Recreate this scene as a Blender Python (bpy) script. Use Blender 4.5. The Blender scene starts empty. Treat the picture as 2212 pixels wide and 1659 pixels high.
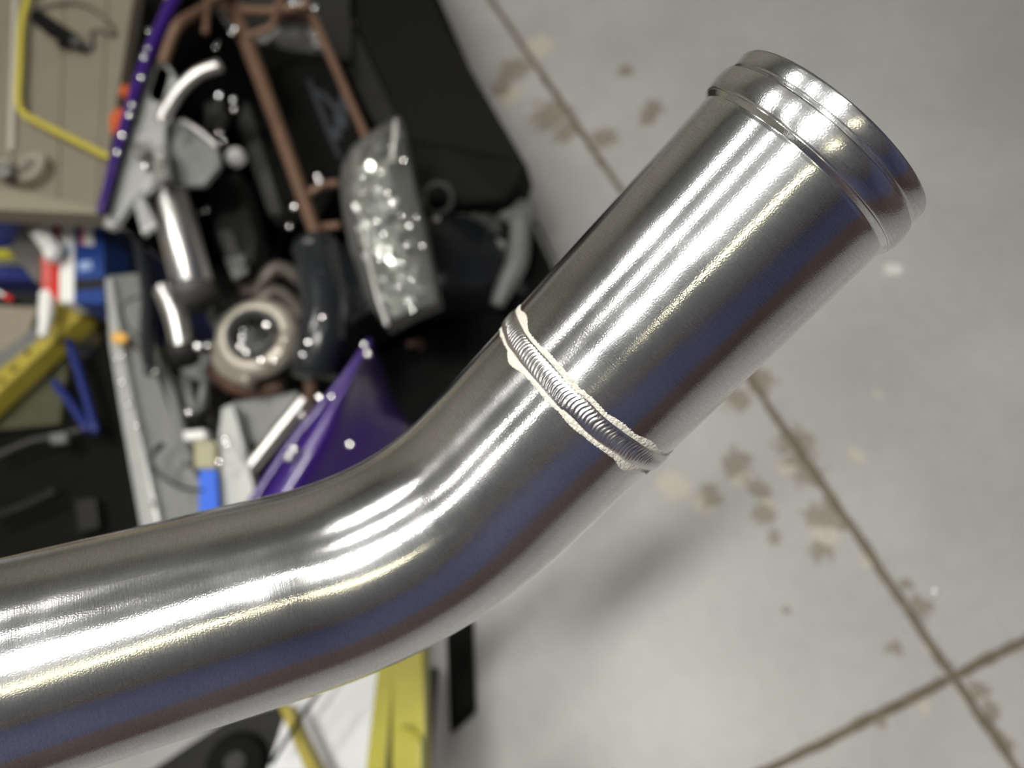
import bpy, bmesh, math, random
import numpy as np
from mathutils import Vector, Matrix, noise
random.seed(7)
C = bpy.context.scene.collection
sc = bpy.context.scene
PI = math.pi
# ------------------------------------------------------------------ camera
F = 1550.0; CX, CY = 1106.0, 829.5
TILT, TDIR = math.radians(25), math.radians(120)
UPC = Vector((math.sin(TILT)*math.cos(TDIR), math.sin(TILT)*math.sin(TDIR), math.cos(TILT)))
XW = (Vector((1, 0, 0)) - UPC*UPC.x).normalized(); YW = UPC.cross(XW)
ROT = Matrix((XW, YW, UPC))                      # camera axes -> world axes
CAMZ = 1.85
CAM = Vector((0, 0, CAMZ))
cam_data = bpy.data.cameras.new('camera'); cam = bpy.data.objects.new('camera', cam_data); C.objects.link(cam)
cam.matrix_world = Matrix.Translation(CAM) @ ROT.to_4x4()
cam_data.sensor_width = 36.0; cam_data.lens = 36.0*F/2212.0
cam_data.clip_start = 0.01
cam_data.dof.use_dof = True; cam_data.dof.focus_distance = 0.215; cam_data.dof.aperture_fstop = 7.0
cam_data.dof.aperture_blades = 0
sc.camera = cam
sc.view_settings.view_transform = 'Standard'; sc.view_settings.look = 'None'
sc.view_settings.gamma = 1.0; sc.view_settings.use_curve_mapping = False
sc.view_settings.exposure = 0.22
w = bpy.data.worlds.new('world'); sc.world = w; w.use_nodes = True
w.node_tree.nodes['Background'].inputs[0].default_value = (0.75, 0.85, 1, 1)
w.node_tree.nodes['Background'].inputs[1].default_value = 0.02
sc.cycles.max_bounces = 8; sc.cycles.sample_clamp_indirect = 6
LAMP = 24.0                                       # radiance of the ceiling tubes

def c2w(v): return CAM + ROT @ Vector(v)
def c2d(v): return ROT @ Vector(v)
def ray(x, y): return ROT @ Vector(((x-CX)/F, -(y-CY)/F, -1.0))
def P(x, y, z):                                   # the point at height z that shows at pixel x, y
    r = ray(x, y); return CAM + r*((z-CAMZ)/r.z)
def pxl(x, y, z):                                 # metres per pixel there
    return (z-CAMZ)/ray(x, y).z/F

# ------------------------------------------------------------------ materials
def mat(name, col, rough=0.5, metal=0.0, coat=0.0, var=0.0, vscale=30, bump=0.0, bscale=80, emit=0, trans=0.0, spec=0.5):
    m = bpy.data.materials.new(name); m.use_nodes = True
    nt = m.node_tree; b = nt.nodes['Principled BSDF']
    b.inputs['Base Color'].default_value = (*col, 1); b.inputs['Roughness'].default_value = rough
    b.inputs['Metallic'].default_value = metal; b.inputs['Coat Weight'].default_value = coat
    b.inputs['Coat Roughness'].default_value = 0.04
    b.inputs['Specular IOR Level'].default_value = spec
    if trans: b.inputs['Transmission Weight'].default_value = trans
    if emit:
        b.inputs['Emission Color'].default_value = (*col, 1); b.inputs['Emission Strength'].default_value = emit
    if var or bump:
        tc = nt.nodes.new('ShaderNodeTexCoord')
    if var:
        n = nt.nodes.new('ShaderNodeTexNoise'); n.inputs['Scale'].default_value = vscale; n.inputs['Detail'].default_value = 6
        nt.links.new(tc.outputs['Object'], n.inputs['Vector'])
        mx = nt.nodes.new('ShaderNodeMix'); mx.data_type = 'RGBA'
        mx.inputs[6].default_value = (*[c*(1-var) for c in col], 1); mx.inputs[7].default_value = (*[min(1, c*(1+var)) for c in col], 1)
        nt.links.new(n.outputs['Fac'], mx.inputs[0]); nt.links.new(mx.outputs[2], b.inputs['Base Color'])
    if bump:
        n = nt.nodes.new('ShaderNodeTexNoise'); n.inputs['Scale'].default_value = bscale; n.inputs['Detail'].default_value = 4
        nt.links.new(tc.outputs['Object'], n.inputs['Vector'])
        bp = nt.nodes.new('ShaderNodeBump'); bp.inputs['Strength'].default_value = bump; bp.inputs['Distance'].default_value = 0.003
        nt.links.new(n.outputs['Fac'], bp.inputs['Height']); nt.links.new(bp.outputs['Normal'], b.inputs['Normal'])
    return m
M = {}
def defm(k, *a, **kw): M[k] = mat(k, *a, **kw)
defm('purple', (0.030, 0.008, 0.13), 0.35, 0.1, 0.45, spec=.25)
defm('black_plastic', (0.005, 0.005, 0.005), 0.7, var=.4, spec=.08)
defm('black_metal', (0.004, 0.004, 0.004), 0.6, spec=.08)
defm('black_rubber', (0.012, 0.014, 0.017), 0.22, bump=.25, bscale=60)
defm('charcoal', (0.016, 0.016, 0.016), 0.55, var=.4, spec=.25)
defm('dark_grey', (0.06, 0.06, 0.058), 0.55, 0.2, var=.3)
defm('mid_grey', (0.17, 0.175, 0.17), 0.5, 0.3, var=.25)
defm('grey_panel', (0.20, 0.205, 0.20), 0.45, 0.4, var=.25, vscale=14)
defm('silver', (0.42, 0.43, 0.42), 0.42, 0.45, var=.15)
defm('foil', (0.86, 0.86, 0.84), 0.22, .9, bump=.6, bscale=50)
defm('polished', (0.88, 0.87, 0.85), 0.42, 1.0)
defm('chrome', (0.92, 0.92, 0.92), 0.12, 1.0)
def stretch(m):
    nt = m.node_tree; t = nt.nodes.new('ShaderNodeTangent'); t.direction_type = 'UV_MAP'; t.uv_map = 'UVMap'
    b = nt.nodes['Principled BSDF']; b.inputs['Anisotropic'].default_value = .9; nt.links.new(t.outputs[0], b.inputs['Tangent'])
stretch(M['polished'])
defm('reflector', (0.74, 0.75, 0.73), 0.16, .88)
defm('rust', (0.13, 0.074, 0.048), 0.55, 0.25, var=.2)
defm('dark_rust', (0.10, 0.055, 0.038), 0.6, 0.2, var=.35)
defm('cast', (0.36, 0.33, 0.28), 0.45, 0.5, var=.2, bump=.2)
defm('dark_cast', (0.10, 0.085, 0.072), 0.5, 0.5, var=.35)
defm('white_paint', (0.75, 0.75, 0.73), 0.4)
defm('white_gloss', (0.72, 0.73, 0.76), 0.25, var=.1, vscale=9)
defm('off_white', (0.36, 0.34, 0.295), 0.6)
defm('fin_black', (0.013, 0.013, 0.013), 0.6, spec=.12)
defm('cream', (0.33, 0.31, 0.20), 0.5)
defm('yellow', (0.36, 0.33, 0.025), 0.38, var=.1)
defm('old_yellow', (0.33, 0.27, 0.035), 0.5, var=.25)
defm('hose_yellow', (0.42, 0.36, 0.05), 0.42)
defm('navy', (0.012, 0.022, 0.14), 0.4)
defm('blue_card', (0.010, 0.04, 0.20), 0.5, var=.3)
defm('bright_blue', (0.03, 0.12, 0.62), 0.6)
defm('orange', (0.50, 0.085, 0.015), 0.45)
defm('amber', (0.75, 0.42, 0.09), 0.4)
defm('red', (0.60, 0.028, 0.018), 0.45)
defm('red_pale', (0.55, 0.12, 0.11), 0.5)
defm('board', (0.15, 0.133, 0.098), 0.7, var=.14, vscale=7)
defm('board_edge', (0.20, 0.178, 0.132), 0.7, var=.1)
defm('cardboard', (0.24, 0.21, 0.16), 0.75, var=.1)
defm('grey_card', (0.115, 0.108, 0.098), 0.7)
defm('olive', (0.055, 0.055, 0.03), 0.5, var=.3)
defm('logo', (0.042, 0.048, 0.058), 0.5)
defm('pale_blue', (0.25, 0.34, 0.55), 0.5)
defm('lamp_shell', (0.6, 0.6, 0.58), 0.5)
for _k, _e in (('led_a', 3.0), ('led_b', 1.6), ('led_c', 7.4), ('led_fill', .3), ('led_d', .6)): defm(_k, (1.0, 0.93, 0.62) if _k == 'led_d' else (1.0, 0.97, 0.90), 0.5, emit=LAMP*_e)
defm('oxide', (0.58, 0.56, 0.50), 0.95, var=.16, vscale=300, bump=.6, bscale=900)

def aluminium(name, rough, grain=1.0, tint=(0.87, 0.88, 0.89), scratch=1.0):
    m = bpy.data.materials.new(name); m.use_nodes = True
    nt = m.node_tree; N = nt.nodes; Lk = nt.links; b = N['Principled BSDF']
    b.inputs['Base Color'].default_value = (*tint, 1); b.inputs['Metallic'].default_value = 1.0
    b.inputs['Anisotropic'].default_value = 0.8
    tg = N.new('ShaderNodeTangent'); tg.direction_type = 'UV_MAP'; tg.uv_map = 'UVMap'
    Lk.new(tg.outputs[0], b.inputs['Tangent'])
    uv = N.new('ShaderNodeUVMap'); uv.uv_map = 'UVMap'
    def noi(su, sv, detail=3, dist=0.0):
        mp = N.new('ShaderNodeMapping'); mp.inputs['Scale'].default_value = (su, sv, 1)
        Lk.new(uv.outputs[0], mp.inputs['Vector'])
        n = N.new('ShaderNodeTexNoise'); n.inputs['Scale'].default_value = 1.0; n.inputs['Detail'].default_value = detail
        n.inputs['Distortion'].default_value = dist
        Lk.new(mp.outputs[0], n.inputs['Vector']); return n
    hair = noi(2200, 130, 0, .2); gr = noi(2000, 2000, 0); smear = noi(28, 38, 4, .6); spk = noi(1900, 900, 2); hr2 = noi(3200, 160, 2, .2)
    mr = N.new('ShaderNodeMapRange'); mr.inputs[1].default_value = .35; mr.inputs[2].default_value = .68
    mr.inputs[3].default_value = rough*.75; mr.inputs[4].default_value = rough*1.3
    Lk.new(smear.outputs['Fac'], mr.inputs[0])
    Lk.new(mr.outputs[0], b.inputs['Roughness'])
    b1 = N.new('ShaderNodeBump'); b1.inputs['Strength'].default_value = .10*scratch; b1.inputs['Distance'].default_value = .0002
    b2 = N.new('ShaderNodeBump'); b2.inputs['Strength'].default_value = .10*grain; b2.inputs['Distance'].default_value = .0002
    Lk.new(hair.outputs['Fac'], b1.inputs['Height']); Lk.new(gr.outputs['Fac'], b2.inputs['Height'])
    Lk.new(b1.outputs[0], b2.inputs['Normal']); Lk.new(b2.outputs[0], b.inputs['Normal'])
    cm = N.new('ShaderNodeMix'); cm.data_type = 'RGBA'
    cm.inputs[6].default_value = (*[c*.9 for c in tint], 1); cm.inputs[7].default_value = (*tint, 1)
    m2 = N.new('ShaderNodeMapRange'); m2.inputs[1].default_value = .35; m2.inputs[2].default_value = .6
    Lk.new(smear.outputs['Fac'], m2.inputs[0]); Lk.new(m2.outputs[0], cm.inputs[0])
    sm = N.new('ShaderNodeMath'); sm.operation = 'ADD'; Lk.new(spk.outputs['Fac'], sm.inputs[0]); Lk.new(hr2.outputs['Fac'], sm.inputs[1])  # grain and scratch sparkle put into the base colour
    m3 = N.new('ShaderNodeMapRange'); m3.inputs[1].default_value = .72; m3.inputs[2].default_value = 1.28; m3.inputs[3].default_value = .80; m3.inputs[4].default_value = 1.05
    Lk.new(sm.outputs[0], m3.inputs[0])
    c2 = N.new('ShaderNodeMix'); c2.data_type = 'RGBA'; c2.blend_type = 'MULTIPLY'; c2.inputs[0].default_value = 1
    Lk.new(cm.outputs[2], c2.inputs[6]); Lk.new(m3.outputs[0], c2.inputs[7]); Lk.new(c2.outputs[2], b.inputs['Base Color'])
    return m
M['alu'] = aluminium('brushed_aluminium', 0.16)
M['alu_bead'] = aluminium('rolled_aluminium', 0.2, 1.3)
M['alu_weld'] = mat('weld_aluminium', (0.90, 0.90, 0.91), 0.22, 1.0)

# ------------------------------------------------------------------ helpers
def tag(o, label=None, cat=None, group=None, kind=None):
    if label: o['label'] = label
    if cat: o['category'] = cat
    if group: o['group'] = group
    if kind: o['kind'] = kind
    return o
def link(name, me, m, parent=None, smooth=False):
    o = bpy.data.objects.new(name, me); C.objects.link(o)
    if m is not None: me.materials.append(M[m] if isinstance(m, str) else m)
    if smooth:
        me.polygons.foreach_set('use_smooth', [True]*len(me.polygons))
    if parent is not None:
        o.parent = parent; o.matrix_parent_inverse = Matrix.Translation(-parent.location)
    return o
def thing(name, label, cat, loc, group=None):
    o = bpy.data.objects.new(name, None); C.objects.link(o); o.location = loc; o.empty_display_size = .05
    return tag(o, label, cat, group)
def finish(bm, name, m, parent=None, smooth=False):
    bmesh.ops.recalc_face_normals(bm, faces=bm.faces[:])
    me = bpy.data.meshes.new(name); bm.to_mesh(me); bm.free()
    return link(name, me, m, parent, smooth)
def slab_bm(pts, th, bev=0.0, dirn=None, bm=None):
    """pts: world points of the upper face, thickened downwards"""
    own = bm is None; bm = bm or bmesh.new()
    d = dirn or Vector((0, 0, -1))
    a = [bm.verts.new(p) for p in pts]; b = [bm.verts.new(p + d*th) for p in pts]; n = len(pts)
    top = bm.faces.new(a); bm.faces.new(b[::-1])
    for i in range(n): bm.faces.new((a[i], b[i], b[(i+1) % n], a[(i+1) % n]))
    if bev:
        bmesh.ops.bevel(bm, geom=list(top.edges), offset=bev, segments=2, affect='EDGES', profile=.6)
    return bm
def slab(name, poly, z, th, m, parent=None, bev=0.0):
    if isinstance(z, (int, float)): z = [z]*len(poly)
    return finish(slab_bm([P(x, y, zz) for (x, y), zz in zip(poly, z)], th, bev), name, m, parent)
def smooth_path(pts, n=6):
    if len(pts) < 3: return [Vector(p) for p in pts]
    out = []
    q = [pts[0]] + list(pts) + [pts[-1]]
    for i in range(1, len(q)-2):
        for k in range(n):
            t = k/n; p0, p1, p2, p3 = q[i-1], q[i], q[i+1], q[i+2]
            out.append(0.5*((2*p1)+(p2-p0)*t+(2*p0-5*p1+4*p2-p3)*t*t+(3*p1-p0-3*p2+p3)*t**3))
    out.append(Vector(pts[-1])); return out
def tube_bm(path, rad, seg=14, caps=True, bm=None):
    bm = bm or bmesh.new(); n = len(path)
    if not hasattr(rad, '__len__'): rad = [rad]*n
    rings = []; up = None
    for i, p in enumerate(path):
        t = (path[min(i+1, n-1)] - path[max(i-1, 0)]).normalized()
        if up is None: up = t.orthogonal().normalized()
        up = (up - t*up.dot(t)).normalized(); s = t.cross(up)
        rings.append([bm.verts.new(p + rad[i]*(math.cos(a)*up+math.sin(a)*s)) for a in [2*PI*k/seg for k in range(seg)]])
    for i in range(n-1):
        for k in range(seg):
            bm.faces.new((rings[i][k], rings[i][(k+1) % seg], rings[i+1][(k+1) % seg], rings[i+1][k]))
    if caps: bm.faces.new(rings[0][::-1]); bm.faces.new(rings[-1])
    return bm
def tube(name, pts, z, wpx, m, parent=None, seg=14, curve=True, caps=True):
    """pts in pixels, z height (or list), wpx width in pixels (or list)"""
    if isinstance(z, (int, float)): z = [z]*len(pts)
    if isinstance(wpx, (int, float)): wpx = [wpx]*len(pts)
    wp = [P(x, y, zz) for (x, y), zz in zip(pts, z)]
    r = [0.5*w_*pxl(x, y, zz) for (x, y), zz, w_ in zip(pts, z, wpx)]
    if curve and len(pts) > 2:
        p4 = smooth_path([Vector((*p, rr)) for p, rr in zip(wp, r)])
        wp = [Vector(q[:3]) for q in p4]; r = [q[3] for q in p4]
    o = finish(tube_bm(wp, r, seg, caps), name, m, parent, True)
    if m == 'polished':
        me = o.data; uvl = me.uv_layers.new(name='UVMap')
        for lp in me.loops: uvl.data[lp.index].uv = (lp.vertex_index//seg, (lp.vertex_index % seg)/seg)
    return o
def lathe_bm(prof, origin, axis, seg=32, bm=None, closed=False):
    """prof: (radius, height along axis)"""
    bm = bm or bmesh.new(); axis = axis.normalized(); u = axis.orthogonal().normalized(); v = axis.cross(u); rings = []
    for r, h in prof:
        if r < 1e-6: rings.append([bm.verts.new(origin+axis*h)])
        else: rings.append([bm.verts.new(origin+axis*h+r*(math.cos(a)*u+math.sin(a)*v)) for a in [2*PI*k/seg for k in range(seg)]])
    m = len(rings)
    for i in range(m if closed else m-1):
        A, B = rings[i], rings[(i+1) % m]
        for k in range(seg):
            k2 = (k+1) % seg
            if len(A) == 1 and len(B) == 1: continue
            if len(A) == 1: bm.faces.new((A[0], B[k2], B[k]))
            elif len(B) == 1: bm.faces.new((A[k], A[k2], B[0]))
            else: bm.faces.new((A[k], A[k2], B[k2], B[k]))
    return bm
def lathe(name, prof, origin, axis, m, parent=None, seg=32, closed=False):
    o = finish(lathe_bm(prof, origin, axis, seg, closed=closed), name, m, parent, True)
    o.data.set_sharp_from_angle(angle=math.radians(40)) if hasattr(o.data, 'set_sharp_from_angle') else None
    return o
def bolt(x, y, z, wpx, parent, m='chrome', name='bolt'):  # many heads sit where a glint is wanted, catching the ceiling lamps
    '''flange bolt with a shallow domed head, seated at a slight tilt'''
    p = P(x, y, z); flat = name != 'bolt'
    h = Vector((.37, -.44, .92)) if flat else Vector((.08, -.10, 1))   # headlight caps tilt midway between camera and ceiling lamp; bolts stand near upright
    h = (h + Vector((random.uniform(-1, 1), random.uniform(-1, 1), 0))*(.10 if flat else .2)).normalized(); ht = .13 if flat else .24
    prof = [(0, -.5), (1, -.5), (1, -.1), (.92, 0), (.8, 0), (.8, .18)] + [(.8*math.cos(t*PI/12), .18+ht*math.sin(t*PI/12)) for t in range(1, 6)] + [(0, .18+ht)]
    r = .5*wpx*pxl(x, y, z)*1.0; bm = lathe_bm([(a*r, b*r) for a, b in prof], p, h, 14)
    return finish(bm, name, m, parent, True)
def lump(name, poly, z, h, m, parent=None, amp=.3, seed=0, n=10):
    """crumpled sheet or lumpy casting over a pixel polygon"""
    c = (sum(p[0] for p in poly)/len(poly), sum(p[1] for p in poly)/len(poly)); bm = bmesh.new(); rings = []
    k = len(poly); fine = []
    for i in range(k):
        for t in range(4):
            fine.append((poly[i][0]+(poly[(i+1) % k][0]-poly[i][0])*t/4, poly[i][1]+(poly[(i+1) % k][1]-poly[i][1])*t/4))
    for j in range(n):
        f = 1 - j/n; ring = []
        for i, (x, y) in enumerate(fine):
            xx, yy = c[0]+(x-c[0])*f, c[1]+(y-c[1])*f
            hh = math.sqrt(max(0, 1-f**3))*h
            d = noise.noise(Vector((xx*.07, yy*.07, seed)))*amp*h + noise.noise(Vector((xx*.2, yy*.2, seed+5)))*amp*.5*h
            ring.append(bm.verts.new(P(xx, yy, z + hh + d)))
        rings.append(ring)
    q = len(fine)
    for j in range(n-1):
        for i in range(q): bm.faces.new((rings[j][i], rings[j][(i+1) % q], rings[j+1][(i+1) % q], rings[j+1][i]))
    bm.faces.new(rings[-1])
    base = [bm.verts.new(v.co+Vector((0, 0, -.003))) for v in rings[0]]
    for i in range(q): bm.faces.new((rings[0][i], base[i], base[(i+1) % q], rings[0][(i+1) % q]))
    bm.faces.new(base[::-1])
    return finish(bm, name, m, parent, False)
def box_bm(x0, x1, y0, y1, z0, z1, bm=None):
    return slab_bm([Vector((x0, y0, z1)), Vector((x1, y0, z1)), Vector((x1, y1, z1)), Vector((x0, y1, z1))], z1-z0, bm=bm)

# ------------------------------------------------------------------ pipe geometry (solved from its outline)
TIPC = Vector(((1712.86-CX)/F*.241655, -(373.80-CY)/F*.241655, -.241655))
DC = Vector((-.69460, -.74621, -.26484)).normalized()
L3, L2, RB, ANG, PL = .101406, .048168, .108394, .858731, .765746
R_W, R_T, R0 = .038519, .038633, .0381
UU = DC.cross(Vector((0, 0, 1))).normalized(); WW = UU.cross(DC)
NC = math.cos(PL)*UU + math.sin(PL)*WW
PIPE_T = c2w(TIPC); D = c2d(DC); NN = c2d(NC)
PIPE_W = PIPE_T + D*L3; PIPE_B = PIPE_W + D*L2

# ------------------------------------------------------------------ room
CEIL = 4.3
X0, X1, Y0, Y1 = -4.6, 3.6, -3.6, 5.0
def structure(name, bm, m):
    return tag(finish(bm, name, m), kind='structure')
def standin_tone():  # wall colours made up to stand in for the camera holder's reflection
    m = mat('standin_tone_wall', (0.03, 0.04, 0.12), 0.6); nt = m.node_tree
    g = nt.nodes.new('ShaderNodeNewGeometry'); s = nt.nodes.new('ShaderNodeSeparateXYZ'); r = nt.nodes.new('ShaderNodeValToRGB')
    mr = nt.nodes.new('ShaderNodeMath'); mr.operation = 'MULTIPLY'; mr.inputs[1].default_value = 1/CEIL
    nt.links.new(g.outputs['Position'], s.inputs[0]); nt.links.new(s.outputs[2], mr.inputs[0]); nt.links.new(mr.outputs[0], r.inputs[0])
    r.color_ramp.interpolation = 'CONSTANT'
    r.color_ramp.elements[0].color = (0.15, 0.105, 0.10, 1)
    r.color_ramp.elements[1].position = .34; r.color_ramp.elements[1].color = (0.105, 0.115, 0.22, 1)
    e = r.color_ramp.elements.new(.86); e.color = (.33, .28, .26, 1)
    nt.links.new(r.outputs[0], nt.nodes['Principled BSDF'].inputs['Base Color']); return m
M['standin_tone'] = standin_tone()
defm('wall_grey', (0.44, 0.42, 0.36), 0.7, var=.1, vscale=3)
defm('ceiling_grey', (0.52, 0.54, 0.57), 0.8, var=.08, vscale=2)
structure('wall_west', box_bm(X0-.1, X0, Y0-.1, Y1+.1, -.1, CEIL), 'wall_grey')
structure('wall_north', box_bm(X0, X1, Y1, Y1+.1, -.1, CEIL), 'wall_grey')
structure('wall_east', box_bm(X1, X1+.1, Y0-.1, Y1+.1, -.1, CEIL), 'standin_tone')
structure('wall_south', box_bm(X0, X1, Y0-.1, Y0, -.1, CEIL), 'standin_tone')
structure('ceiling', box_bm(X0-.1, X1+.1, Y0-.1, Y1+.1, CEIL, CEIL+.1), 'ceiling_grey')

# ceiling tubes: rows run along the sleeve's direction over the floor
AX = Vector((D.x, D.y, 0)).normalized(); EX = Vector((AX.y, -AX.x, 0))
if EX.dot(c2d(Vector((.73, -.68, 0)))) < 0: EX = -EX
def ceiling_light(center, length, width, label, led):
    t = thing('ceiling_light', label, 'ceiling light', center)
    def bx(l, wd, z0, z1):
        c = Vector((center.x, center.y, 0))
        return slab_bm([c+AX*(sx*l/2)+EX*(sy*wd/2)+Vector((0, 0, z1)) for sx, sy in ((-1, -1), (1, -1), (1, 1), (-1, 1))], z1-z0)
    for sx in (-1, 1):
        cc = center + AX*(sx*(length/2-.03)); c0 = Vector((cc.x, cc.y, 0))
        finish(slab_bm([c0+AX*(a*.05)+EX*(b*(width/2+.008))+Vector((0, 0, CEIL-DROP+.036)) for a, b in ((-1, -1), (1, -1), (1, 1), (-1, 1))], .085), 'end_cap', 'lamp_shell', t)
        finish(tube_bm([c0+Vector((0, 0, CEIL-.001)), c0+Vector((0, 0, CEIL-DROP))], .004, 6), 'hanger', 'lamp_shell', t)
    finish(bx(length, width, CEIL-DROP-.04, CEIL-DROP), 'diffuser', led, t)
    finish(bx(length+.02, width+.05, CEIL-DROP+.0005, CEIL-DROP+.03), 'housing', 'lamp_shell', t)
    return t
DROP = .40
PM = (PIPE_T + PIPE_W)*.5
def along(theta):                                   # ceiling point seen from the pipe under that angle
    d = c2d(Vector((math.sin(theta)*.73, -math.sin(theta)*.68, math.cos(theta))).normalized())
    return PM + d*((CEIL-.44-PM.z)/d.z)
def hang(theta, off, ln, wd, label, led):
    ceiling_light(along(math.radians(theta)) + AX*off, ln, wd, label, led)
hang(-20, 0, .85, .15, 'short very bright ceiling lamp straight over the pipe', 'led_c')
hang(-21, 1.65, 2.2, .12, 'long added fill tube on the workbench side of the bright lamp', 'led_fill')  # unseen tubes added to light the floor and lengthen the pipe's streaks
hang(-21, -1.65, 2.2, .12, 'long added fill tube on the open floor side of the bright lamp', 'led_fill')
hang(-43, 0, 1.2, .07, 'second bright ceiling lamp, one row beyond the first', 'led_b')
hang(-42, 2.3, 2.2, .10, 'long added fill tube in the row beyond the bright lamp, over the workbench', 'led_fill')
hang(-64, 0, 1.2, .16, 'ceiling lamp farthest from the navy wall', 'led_a')
hang(4, 0, 1.6, .014, 'thin ceiling tube nearest to the navy wall', 'led_d')

# ------------------------------------------------------------------ floor: slabs with saw-cut joints
X_ = P(2060, 1462, 0); A_ = (P(1075, 20, 0) - X_).normalized(); B_ = (P(2212, 1386, 0) - X_).normalized()
B_ = (B_ - A_*B_.dot(A_)).normalized()
def stained():
    m = bpy.data.materials.new('painted_concrete'); m.use_nodes = True; nt = m.node_tree; N = nt.nodes; Lk = nt.links; b = N['Principled BSDF']
    g = N.new('ShaderNodeNewGeometry')
    def noi(s, d=5):
        n = N.new('ShaderNodeTexNoise'); n.inputs['Scale'].default_value = s; n.inputs['Detail'].default_value = d
        Lk.new(g.outputs['Position'], n.inputs['Vector']); return n
    big, fine, edge = noi(2.2), noi(26, 8), noi(46, 8)
    r = N.new('ShaderNodeValToRGB'); r.color_ramp.elements[0].position = .32; r.color_ramp.elements[1].position = .70
    r.color_ramp.elements[0].color = (0.37, 0.367, 0.36, 1); r.color_ramp.elements[1].color = (0.46, 0.455, 0.445, 1)
    Lk.new(big.outputs['Fac'], r.inputs[0])
    mot = N.new('ShaderNodeMix'); mot.data_type = 'RGBA'; mot.blend_type = 'MULTIPLY'; mot.inputs[0].default_value = 1
    mr = N.new('ShaderNodeMapRange'); mr.inputs[1].default_value = .3; mr.inputs[2].default_value = .7; mr.inputs[3].default_value = .95; mr.inputs[4].default_value = 1.03
    Lk.new(fine.outputs['Fac'], mr.inputs[0]); Lk.new(r.outputs[0], mot.inputs[6]); Lk.new(mr.outputs[0], mot.inputs[7])
    off = N.new('ShaderNodeMath'); off.operation = 'SUBTRACT'; off.inputs[1].default_value = .5; Lk.new(edge.outputs['Fac'], off.inputs[0])
    amp = N.new('ShaderNodeMath'); amp.operation = 'MULTIPLY'; amp.inputs[1].default_value = 2.6; Lk.new(off.outputs[0], amp.inputs[0])
    def field(spots):
        last = None
        for (x, y, rp) in spots:
            c = P(x, y, 0); rad = .8*rp*pxl(x, y, 0)
            d = N.new('ShaderNodeVectorMath'); d.operation = 'DISTANCE'; d.inputs[1].default_value = c; Lk.new(g.outputs['Position'], d.inputs[0])
            s = N.new('ShaderNodeMath'); s.operation = 'MULTIPLY_ADD'; s.inputs[1].default_value = -1/rad; s.inputs[2].default_value = 1.0; Lk.new(d.outputs['Value'], s.inputs[0])
            if last is None: last = s
            else:
                q = N.new('ShaderNodeMath'); q.operation = 'MAXIMUM'; Lk.new(last.outputs[0], q.inputs[0]); Lk.new(s.outputs[0], q.inputs[1]); last = q
        ad = N.new('ShaderNodeMath'); ad.operation = 'ADD'; Lk.new(last.outputs[0], ad.inputs[0]); Lk.new(amp.outputs[0], ad.inputs[1])
        o = N.new('ShaderNodeMapRange'); o.inputs[1].default_value = .02; o.inputs[2].default_value = .3; Lk.new(ad.outputs[0], o.inputs[0]); return o
    brown = field([(1640, 825, 44), (1590, 860, 40), (1720, 965, 60), (1745, 1020, 45), (1592, 1000, 46), (1640, 1060, 36), (1650, 1110, 34), (1535, 1070, 36), (1672, 1158, 24),
                   (1785, 1115, 46), (1760, 1110, 34), (1772, 1192, 34), (1815, 1130, 26), (1990, 1310, 32), (1957, 1260, 20), (1930, 1400, 26), (2115, 1490, 30), (2140, 1530, 30), (2135, 1425, 16), (1700, 1320, 12),
                   (1352, 152, 22), (1190, 250, 62), (1220, 285, 40), (1410, 235, 34), (1400, 255, 28), (1110, 150, 50), (1085, 190, 34), (1305, 300, 40), (2165, 1600, 30), (1900, 1560, 18)])
    pale = field([(1600, 1030, 34), (1525, 1085, 40), (1655, 1090, 24), (1780, 1150, 44), (1700, 1010, 30), (1850, 985, 24), (1875, 1210, 22), (1995, 1530, 18), (2090, 1500, 24), (1455, 1050, 48), (1165, 100, 46), (1100, 205, 40), (2005, 1395, 18), (1895, 855, 12)])
    m1 = N.new('ShaderNodeMix'); m1.data_type = 'RGBA'; m1.inputs[7].default_value = (0.50, 0.475, 0.40, 1); Lk.new(pale.outputs[0], m1.inputs[0]); Lk.new(mot.outputs[2], m1.inputs[6])
    k = N.new('ShaderNodeMath'); k.operation = 'MULTIPLY'; k.inputs[1].default_value = .7; Lk.new(brown.outputs[0], k.inputs[0])
    m2 = N.new('ShaderNodeMix'); m2.data_type = 'RGBA'; m2.inputs[7].default_value = (0.185, 0.145, 0.095, 1); Lk.new(k.outputs[0], m2.inputs[0]); Lk.new(m1.outputs[2], m2.inputs[6])
    Lk.new(m2.outputs[2], b.inputs['Base Color']); b.inputs['Roughness'].default_value = .42
    return m
M['concrete'] = stained()
defm('joint_dirt', (0.17, 0.14, 0.105), 0.95, var=.5, vscale=60)
floor = structure('floor', box_bm(X0-.1, X1+.1, Y0-.1, Y1+.1, -.1, -.008), 'joint_dirt')
SL, GAP = 2.9, .0085
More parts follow.
